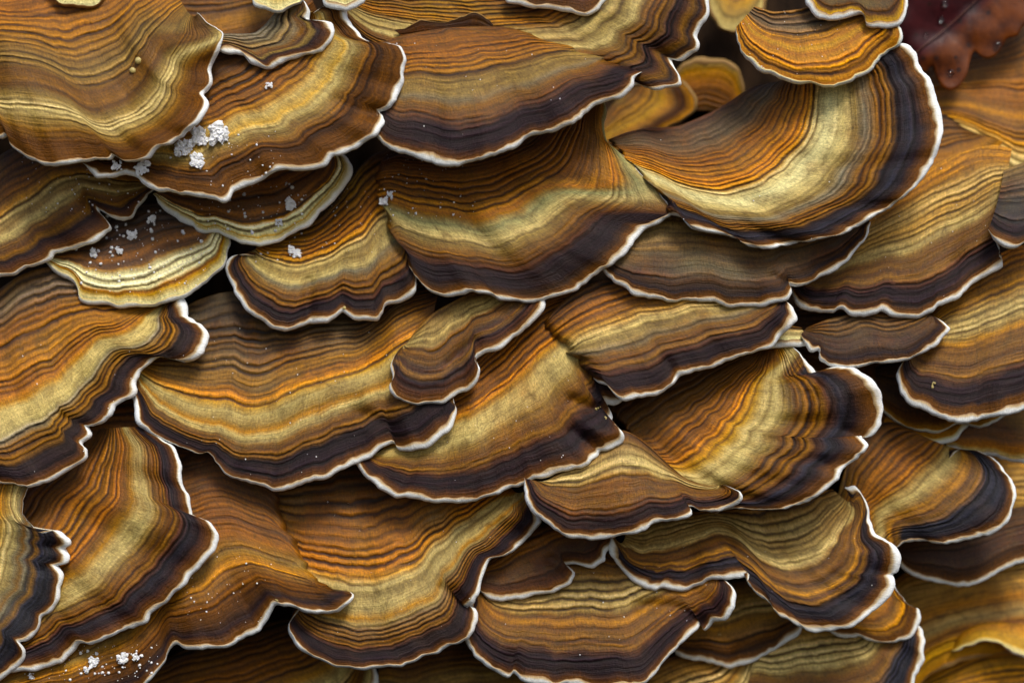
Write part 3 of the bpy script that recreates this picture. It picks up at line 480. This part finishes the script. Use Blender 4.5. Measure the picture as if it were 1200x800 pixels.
CM = {}
def build(b):
    g = b['g']; n, nv = g['n'], g['nv']; pos, d = g['pos'], g['d']+b['h']-g['dip'][None]
    root = bpy.data.objects.new('bracket_fungus', None); COL.objects.link(root)
    k = n//2; root.empty_display_size = 0.005
    root.location = tuple(world(g['R'][k, 0], g['R'][k, 1], b['h']))
    bpy.context.view_layer.update()
    root['label'] = b['label']; root['category'] = 'fungus'; root['group'] = 'overlapping bracket fungi on the log'
    # cut the cap at the inside of its pale margin
    s = g['s']; rw = b['rim']*(0.84+0.52*vnoise(s/26, s*0, b['seed']+20)+0.28*vnoise(s/9, s*0, b['seed']+21))
    full = np.ones(n)
    for a, c in b['bare']:                       # stretches that are fused to a neighbour and grow no lip
        ia = int(np.argmin(np.hypot(*(g['E']-np.array(a)).T))); ic = int(np.argmin(np.hypot(*(g['E']-np.array(c)).T)))
        if ia > ic: ia, ic = ic, ia
        full[ia:ic+1] = 0.12
    soft = gsmooth(full, 16/g['step'])
    full = gsmooth(full, 9/g['step'])*np.clip(g['L']/26, .15, 1)
    if b['fuse']: full = full*np.clip(1.02-g['dip']/30, 0.04, 1)
    endt = np.clip(np.minimum(s, s[-1]-s)/12, 0, 1)
    rw = rw*0.74*full*(0.15+0.85*endt)
    vc = np.clip(1-rw/np.maximum(g['L'], 4), 0.6, 0.99)
    def at(arr, vq):
        f = np.clip(vq, 0, 1)*(nv-1); i0 = np.minimum(f.astype(int), nv-2); t = f-i0; j = np.arange(n)
        a0, a1 = arr[i0, j], arr[i0+1, j]
        return a0+(a1-a0)*(t[..., None] if arr.ndim == 3 else t)
    rows = np.array([at(pos, vq*vc) for vq in g['v']]); dep = np.array([at(d, vq*vc) for vq in g['v']])
    zon = np.array([at(g['zone'], vq*vc) for vq in g['v']]); rin = np.array([at(g['ring'], vq*vc) for vq in g['v']])
    zraw = zon.copy()
    zon = np.clip(zon/np.maximum(at(g['zone'], vc), .3)[None], 0, 1)*(1-0.42*(1-soft))[None]
    W = world(rows[..., 0], rows[..., 1], dep)
    # the attachment runs back into the wood
    Rb = rows[0]*0.96 + rows[0].mean(0)*0.04
    back = [world(Rb[:, 0], Rb[:, 1], dep[0]-q) for q in (80, 30, 8)]
    W2 = np.concatenate([np.stack(back), W]); ex = np.zeros((3, n))
    ux = np.broadcast_to(s[None]/100, W2.shape[:2]); vy = np.concatenate([ex-0.1, g['v'][:, None]*g['Lm']/100+np.zeros((1, n))])
    zn = b['zone'] if isinstance(b['zone'], str) else 'x'
    mat = cap_material('cap_'+b['key'], stops(ZONES.get(zn, zn)), b['seed'], b['wet'], b['mott'])
    mesh_grid('cap', W2, mat, root, ux, vy, dict(zone=np.concatenate([ex, zon]), ring=np.concatenate([ex, rin]), grow_px=np.concatenate([ex, zraw*g['Lm']/100])))
    # pale margin: from the cap over the rounded edge to the pores
    f5 = np.linspace(0, 1, 6)
    mr = [world(*at(pos, vc+(1-vc)*f).T, at(d, vc+(1-vc)*f)+0.8*math.sin(math.pi*min(1, f*1.1))) for f in f5]
    mz = list(f5*0.8)
    Wt = W; du = np.gradient(Wt, axis=1); dv = np.gradient(Wt, axis=0)
    N = np.cross(du, dv); N /= np.maximum(np.linalg.norm(N, axis=-1), 1e-9)[..., None]
    N *= np.where(N[..., 1] > 0, -1, 1)[..., None]
    cut = np.exp(-(np.minimum(s, s[-1]-s)/14)**2)[None, :, None]            # near its two ends the underside lies straight behind
    Np = N*(1-cut)+np.array([0, -1, 0])*cut; Np /= np.linalg.norm(Np, axis=-1)[..., None]
    Ne = Np[-1]; Ne = np.stack([gsmooth(Ne[:, q], 6) for q in range(3)], 1); Ne /= np.linalg.norm(Ne, axis=1)[:, None]
    og = mr[-1]-mr[-3]; og = og/np.maximum(np.linalg.norm(og, axis=1), 1e-9)[:, None]
    og = np.stack([gsmooth(og[:, q], 3) for q in range(3)], 1)
    th = (min(7.0, 3.0+g['Lm']*0.04)*S)*((0.12+0.88*full)*(0.05+0.95*endt))[:, None]
    for a in (35, 70, 105, 140, 180):
        r = math.radians(a); mr.append(mr[5]+og*(math.sin(r)*th*0.45)-Ne[:]*((1-math.cos(r))*th*0.5)); mz.append(0.85+a/1200)
    Wm = np.stack(mr); mz = np.array(mz)[:, None]+np.zeros((1, n))
    uxm = np.broadcast_to(s[None]/100, Wm.shape[:2]); vym = np.linspace(0, 0.16, len(mr))[:, None]+np.zeros((1, n))
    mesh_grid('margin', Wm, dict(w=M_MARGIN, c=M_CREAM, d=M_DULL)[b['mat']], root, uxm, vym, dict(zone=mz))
    # pores underneath
    pr = []
    for q in np.linspace(1.0, 0.25, 18):
        if q == 1.0: pr.append(mr[-1]); continue
        r = int(q*(nv-1)); nq = np.array([0.0, -1.0, 0.0]); w_ = max(0, 1-(1-q)*30)
        pr.append(W[r]-nq*(th*w_+(1-w_)*10*S))
    kl, kr = (9 if 'L' in b['fuse'] else 2), (9 if 'R' in b['fuse'] else 2)
    Wp = np.stack(pr)[:, kl:n-kr][:, ::-1]
    mesh_grid('pore_surface', Wp, M_PORE, root, np.zeros(Wp.shape[:2]), np.zeros(Wp.shape[:2]), {})
    b['W'] = W; b['rows'] = rows; b['N'] = N
    return root
for b in BR: build(b)
BY = {b['key']: b for b in BR}

def on(key, px, py):
    """surface point and normal of a bracket under a traced position"""
    b = BY[key]; q = (b['rows'][..., 0]-px)**2+(b['rows'][..., 1]-py)**2
    i = np.unravel_index(np.argmin(q), q.shape); return Vector(b['W'][i]), Vector(b['N'][i])

# ------------------------------------------------------------------ the log's bark behind it all
def make_bark():
    nx, ny = 150, 100
    X, Y = np.meshgrid(np.linspace(-140, 1340, nx), np.linspace(-120, 920, ny))
    h = -200 + vnoise(X/60, Y/120, 3)*14 + vnoise(X/22, Y/50, 4)*7 + vnoise(X/9, Y/18, 5)*3
    m = bpy.data.materials.new('bark'); n = NT(m)
    co = n.new('ShaderNodeTexCoord').outputs['Object']
    a = n.noise(n.scale(co, (160, 160, 60)), 1.0, 6, 0.65)
    n.link(n.mix(n.rng(a, 0.3, 0.7, 0, 1), lin((20, 15, 12)), lin((58, 42, 28))), n.b.inputs['Base Color'])
    n.b.inputs['Roughness'].default_value = 0.9; n.b.inputs['Specular IOR Level'].default_value = .08
    bp = n.new('ShaderNodeBump'); bp.inputs['Distance'].default_value = 0.0008; n.link(a, bp.inputs['Height']); n.link(bp.outputs[0], n.b.inputs['Normal'])
    o = mesh_grid('bark', world(X, Y, h)[::-1], m, None, X/100, Y/100, {})
    o['kind'] = 'structure'
make_bark()

def raw_mesh(name, V, F, mat, parent=None, smooth=True):
    me = bpy.data.meshes.new(name); me.from_pydata([tuple(p) for p in V], [], F); me.materials.append(mat)
    if smooth: me.polygons.foreach_set('use_smooth', [True]*len(F))
    o = bpy.data.objects.new(name, me); COL.objects.link(o)
    if parent: o.parent = parent; o.matrix_parent_inverse = parent.matrix_world.inverted()
    return o

# ------------------------------------------------------------------ dead leaf, wet, top right
def make_leaf():
    E = resample(dense(P('1040,-60 1042,-20 1046,10 1052,36 1060,56 1070,72 1082,86 1092,78 1097,90 1103,101 1112,106 1122,103 1129,95 1134,84 1137,70 1142,60 1150,67 1158,69 1167,65 1174,56 1180,46 1192,42 1200,30 1215,20 1225,-10 1230,-60')), 180)
    cx, cy = 1135, -20; nr = 26; V = []; hh = -95
    for r in range(nr):
        f = r/(nr-1); q = np.array([cx, cy])*(1-f)+E*f
        side = ((q[:, 0]-1072)*(10-62)-(q[:, 1]-62)*(1132-1072))/80.0     # signed distance from the midrib
        h = hh + 0.22*np.abs(side) + vnoise(q[:, 0]/30, q[:, 1]/30, 77)*4 - f**4*3 - 0.06*(q[:, 1])
        V.append(world(q[:, 0], q[:, 1], h))
    W = np.stack(V)
    m = bpy.data.materials.new('dead_leaf'); n = NT(m)
    co = n.new('ShaderNodeTexCoord').outputs['Object']
    sep = n.new('ShaderNodeSeparateXYZ'); n.link(co, sep.inputs[0])
    sd_ = n.math('ADD', n.math('MULTIPLY', sep.outputs[0], 0.66), n.math('MULTIPLY', sep.outputs[2], -0.75))
    k = n.rng(sd_, 0.0125, 0.0165, 0, 1, True)
    a = n.noise(n.scale(co, (220, 220, 220)), 1.0, 5, 0.6)
    c1 = n.mix(n.rng(a, 0.35, 0.65, 0, 1), lin((40, 11, 16)), lin((66, 22, 26)))
    c2 = n.mix(n.rng(a, 0.35, 0.65, 0, 1), lin((58, 22, 3)), lin((104, 50, 5)))
    col = n.mix(k, c1, c2)
    sp = n.new('ShaderNodeTexVoronoi'); n.link(co, sp.inputs['Vector']); sp.inputs['Scale'].default_value = 260
    col = n.mix(n.math('MULTIPLY', n.math('LESS_THAN', sp.outputs['Distance'], 0.16), 0.8), col, lin((36, 18, 14)))
    n.link(col, n.b.inputs['Base Color']); n.b.inputs['Roughness'].default_value = 0.42; n.b.inputs['Specular IOR Level'].default_value = .25
    bp = n.new('ShaderNodeBump'); bp.inputs['Distance'].default_value = 0.0002; n.link(a, bp.inputs['Height']); n.link(bp.outputs[0], n.b.inputs['Normal'])
    root = bpy.data.objects.new('dead_leaf', None); COL.objects.link(root); root.location = tuple(W[0, 0]); root.empty_display_size = .005
    bpy.context.view_layer.update()
    root['label'] = 'wet purplish-brown dead leaf with an orange lobed edge in the upper right'; root['category'] = 'leaf'
    bl = mesh_grid('blade', W, m, root, W[..., 0], W[..., 2], {})
    so = bl.modifiers.new('thickness', 'SOLIDIFY'); so.thickness = 0.0003
    mr = bpy.data.materials.new('leaf_midrib'); q = NT(mr); q.b.inputs['Base Color'].default_value = lin((110, 70, 44)); q.b.inputs['Roughness'].default_value = .4
    pts = dense(P('1068,66 1090,48 1112,30 1132,12 1150,-6 1170,-26'), 3)
    Vv, F = [], []
    for i, p in enumerate(pts):
        c = Vector(world(p[0], p[1], hh+3 - 0.06*p[1]))
        for j in range(8):
            t = j*math.pi/4; w = (1.4+1.2*i/len(pts))*S
            Vv.append(c+Vector((math.cos(t)*w*.6, math.sin(t)*w, math.cos(t)*w*.75)))
        if i:
            for j in range(8): F.append(((i-1)*8+j, (i-1)*8+(j+1) % 8, i*8+(j+1) % 8, i*8+j))
    raw_mesh('midrib', Vv, F, mr, root)
    md = bpy.data.materials.new('water_drop'); q = NT(md); q.b.inputs['Transmission Weight'].default_value = 1.0; q.b.inputs['IOR'].default_value = 1.33; q.b.inputs['Roughness'].default_value = 0.02
    for (x, y, r, lab) in ((1106, 5, 4.2, 'water drop nearest the top on the purple half of the leaf'), (1104, 22, 3.6, 'lower of the two neighbouring water drops on the purple half of the leaf'),
                      (1086, 40, 3.6, 'lone water drop on the purple half of the leaf, beside the midrib'), (1114, 88, 4.5, 'water drop in the lowest orange lobe of the leaf'), (1168, 54, 5, 'water drop in the right-hand orange lobe of the leaf')):
        i = np.unravel_index(np.argmin((W[..., 0]-world(x, y, hh)[0])**2+(W[..., 2]-world(x, y, hh)[2])**2), W.shape[:2])
        o = blob('water_drop', Vector(W[i])+Vector((0, -0.0003, 0)), r*S, md, int(x), 0.03, 1, (1, .65, 1))
        o['label'] = lab; o['category'] = 'water drop'; o['group'] = 'water drops on the dead leaf'

def blob_geo(c, r, seed, rough, flat=(1, 1, 1), res=8):
    V, F = [], []; nu, nw = res*2, res
    for i in range(nw+1):
        ph = math.pi*i/nw
        for j in range(nu):
            t = 2*math.pi*j/nu
            d = np.array([math.sin(ph)*math.cos(t), math.cos(ph), math.sin(ph)*math.sin(t)])
            e = 1+rough*(vnoise(np.array([d[0]*2.3+5]), np.array([d[2]*2.3+d[1]*3+9]), seed)[0] + .6*vnoise(np.array([d[0]*6+5]), np.array([d[2]*6+d[1]*5+9]), seed+1)[0])
            V.append(Vector(c)+Vector((d[0]*r*e*flat[0], d[1]*r*e*flat[1], d[2]*r*e*flat[2])))
    for i in range(nw):
        for j in range(nu): F.append((i*nu+j, i*nu+(j+1) % nu, (i+1)*nu+(j+1) % nu, (i+1)*nu+j))
    return V, F
def blob(name, c, r, mat, seed, rough, k=1, flat=(1, .7, 1), spread=0.9, res=8):
    """one lump made of k grains that touch"""
    rs = random.Random(seed); V, F = [], []
    for q in range(k):
        o = Vector((0, 0, 0)) if q == 0 else Vector((rs.uniform(-1, 1), rs.uniform(-.25, .1), rs.uniform(-1, 1)))*r*spread
        v, f = blob_geo(Vector(c)+o, r*(1 if k == 1 else rs.uniform(.14, .42)), seed+q*7, rough, flat, res)
        F += [tuple(a+len(V) for a in g) for g in f]; V += v
    return raw_mesh(name, V, F, mat, None, res > 5)

make_leaf()

# ------------------------------------------------------------------ snow crumbs
ms = bpy.data.materials.new('snow'); n = NT(ms)
co = n.new('ShaderNodeTexCoord').outputs['Object']; a = n.noise(n.scale(co, (2600, 2600, 2600)), 1.0, 3, .6)
n.b.inputs['Base Color'].default_value = (.96, .97, .99, 1); n.b.inputs['Roughness'].default_value = .5
n.b.inputs['Subsurface Weight'].default_value = .5; n.b.inputs['Subsurface Radius'].default_value = (.001, .001, .0012)
bp = n.new('ShaderNodeBump'); bp.inputs['Distance'].default_value = 0.0005; n.link(a, bp.inputs['Height']); n.link(bp.outputs[0], n.b.inputs['Normal'])
SNOW = [('B', 259, 158, 13, 12, 'right-hand snow clump of the cluster on the golden cap, top left'), ('B', 236, 161, 11, 10, 'middle snow clump of the cluster on the golden cap, top left'),
        ('B', 215, 175, 11, 10, 'left-hand snow clump of the cluster on the golden cap, top left'), ('B', 231, 188, 10, 9, 'flat snow clump lowest in the cluster on the golden cap, top left'),
        ('B', 137, 194, 7, 5, 'small snow clump under the lip of the big olive cap, left one'), ('B', 167, 198, 10, 7, 'larger snow clump under the lip of the big olive cap, right one'),
        ('B', 316, 100, 5, 4, 'thin snow flake on the golden cap below the curled grey lobe'), ('N', 177, 258, 8, 5, 'smooth snow lump highest on the dark snow-speckled bracket'),
        ('N', 156, 276, 8, 8, 'crumbly snow patch in the middle of the dark snow-speckled bracket'), ('N', 110, 297, 7, 7, 'snow patch at the left of the dark snow-speckled bracket'),
        ('N', 140, 294, 6, 6, 'yellowish snow crumb low on the dark snow-speckled bracket'), ('M', 341, 240, 9, 10, 'snow patch on the cream shoulder of the brown bracket, left of centre'),
        ('M', 326, 261, 6, 5, 'round snow crumb near the lip of the brown cream-shouldered bracket'), ('L', 346, 293, 8, 7, 'bright snow lump on the pale gold lobed bracket'),
        ('G', 450, 236, 7, 7, 'snow patch in the crease at the left of the wide central cap'), ('G', 457, 228, 6, 6, 'snow patch just above the crease at the left of the wide central cap'),
        ('NN', 146, 771, 9, 9, 'biggest snow lump on the wavy rust bracket, lower left'), ('NN', 160, 768, 6, 6, 'snow lump right of the biggest one, lower left'),
        ('NN', 112, 776, 8, 9, 'crumbly snow patch left of the biggest lump, lower left'), ('NN', 101, 784, 5, 5, 'small snow lump under the slanting dark edge, lower left'),
        ('NN', 37, 791, 5, 6, 'snow crumb nearest the bottom left corner')]
for i, (k, x, y, r, c, lab) in enumerate(SNOW):
    r *= .72 if k in 'NMGNN' else .88
    p, nn = on(k, x, y)
    o = blob('snow_clump', p+nn*(r*.3*S)+Vector((0, -.0006, 0)), r*S, ms, 900+i*13, .7, int(c*3.2), (1, .7, 1), .82, 4)
    o['label'] = lab; o['category'] = 'snow'; o['group'] = 'snow clumps on the brackets'
rs = random.Random(5); V, F = [], []
def grains(key, x0, y0, x1, y1, cnt, rmin, rmax):
    global V, F
    for q in range(cnt):
        x, y = rs.uniform(x0, x1), rs.uniform(y0, y1); p, nn = on(key, x, y)
        if abs(p.x-world(x, y, 0)[0]) > .002: continue
        r = rmin+(rmax-rmin)*rs.random()**3
        v, f = blob_geo(p+nn*r*.3*S, r*S, rs.randrange(9999), .35, (1, .7, 1), 3)
        F += [tuple(a+len(V) for a in g) for g in f]; V += v
grains('N', 85, 245, 240, 345, 130, .5, 2.6); grains('O', 20, 175, 165, 250, 70, .4, 1.5); grains('M', 230, 215, 360, 275, 70, .5, 2.6)
grains('L', 300, 210, 440, 310, 60, .4, 1.9); grains('G', 440, 180, 560, 262, 60, .4, 1.7); grains('NN', 25, 755, 185, 798, 110, .5, 2.6)
grains('NN', 215, 640, 320, 730, 40, .4, 1.4); grains('B', 200, 150, 330, 225, 50, .4, 1.8); grains('F', 720, 150, 1090, 285, 22, .3, 1.1); grains('Q', 165, 360, 520, 560, 40, .3, 1.0)
grains('H', 870, 5, 990, 90, 26, .4, 1.1); grains('T', 440, 380, 700, 570, 25, .3, .9); grains('KK', 560, 660, 850, 790, 22, .4, 1.3); grains('C', 450, 40, 720, 180, 20, .3, 1.0)
grains('MM', 340, 580, 600, 770, 20, .3, .9); grains('DD', 730, 600, 1040, 730, 14, .3, 1.0); grains('W', 940, 190, 1160, 350, 18, .3, .9); grains('P', 0, 320, 220, 560, 26, .3, 1.0)
o = raw_mesh('snow_grains', V, F, ms); o['kind'] = 'stuff'; o['label'] = 'fine snow grains sprinkled over the brackets'; o['category'] = 'snow'
# ------------------------------------------------------------------ pale beads and crumbs
mb = bpy.data.materials.new('pale_bead'); n = NT(mb); n.b.inputs['Base Color'].default_value = lin((176, 158, 96)); n.b.inputs['Roughness'].default_value = .3
for (k, x, y, r, c, lab) in (('A', 163, 72, 6.5, 1, 'upper of two pale beads stuck on the big olive cap'), ('A', 157, 83, 6, 1, 'lower of two pale beads stuck on the big olive cap'),
                          ('W', 1026, 256, 3.5, 4, 'yellow crumb at the lip of the navy-edged half-round cap'), ('L', 402, 364, 3.4, 1, 'white bead in the notch of the pale gold lobed bracket'),
                          ('T', 701, 478, 5, 6, 'yellowish crumb in the fold of the central lower cap'), ('T', 711, 489, 4, 3, 'cream crumb at the lip just below the fold crumb'), ('NN', 324, 703, 4.5, 4, 'pale crumb on the dark tip of the wavy rust bracket'),
                          ('Y', 1092, 452, 6, 5, 'greenish crumb on the purple-black band of the right cap'), ('KK', 845, 742, 4, 3, 'white speck on the muddy gold bracket')):
    if lab.startswith('white speck'): k = 'JJ'
    p, nn = on(k, x, y); r *= .62; o = blob('pale_bead', p+nn*r*.3*S, r*S, mb, int(x), .12, c)
    o['label'] = lab; o['category'] = 'crumb'; o['group'] = 'pale beads and crumbs on the brackets'
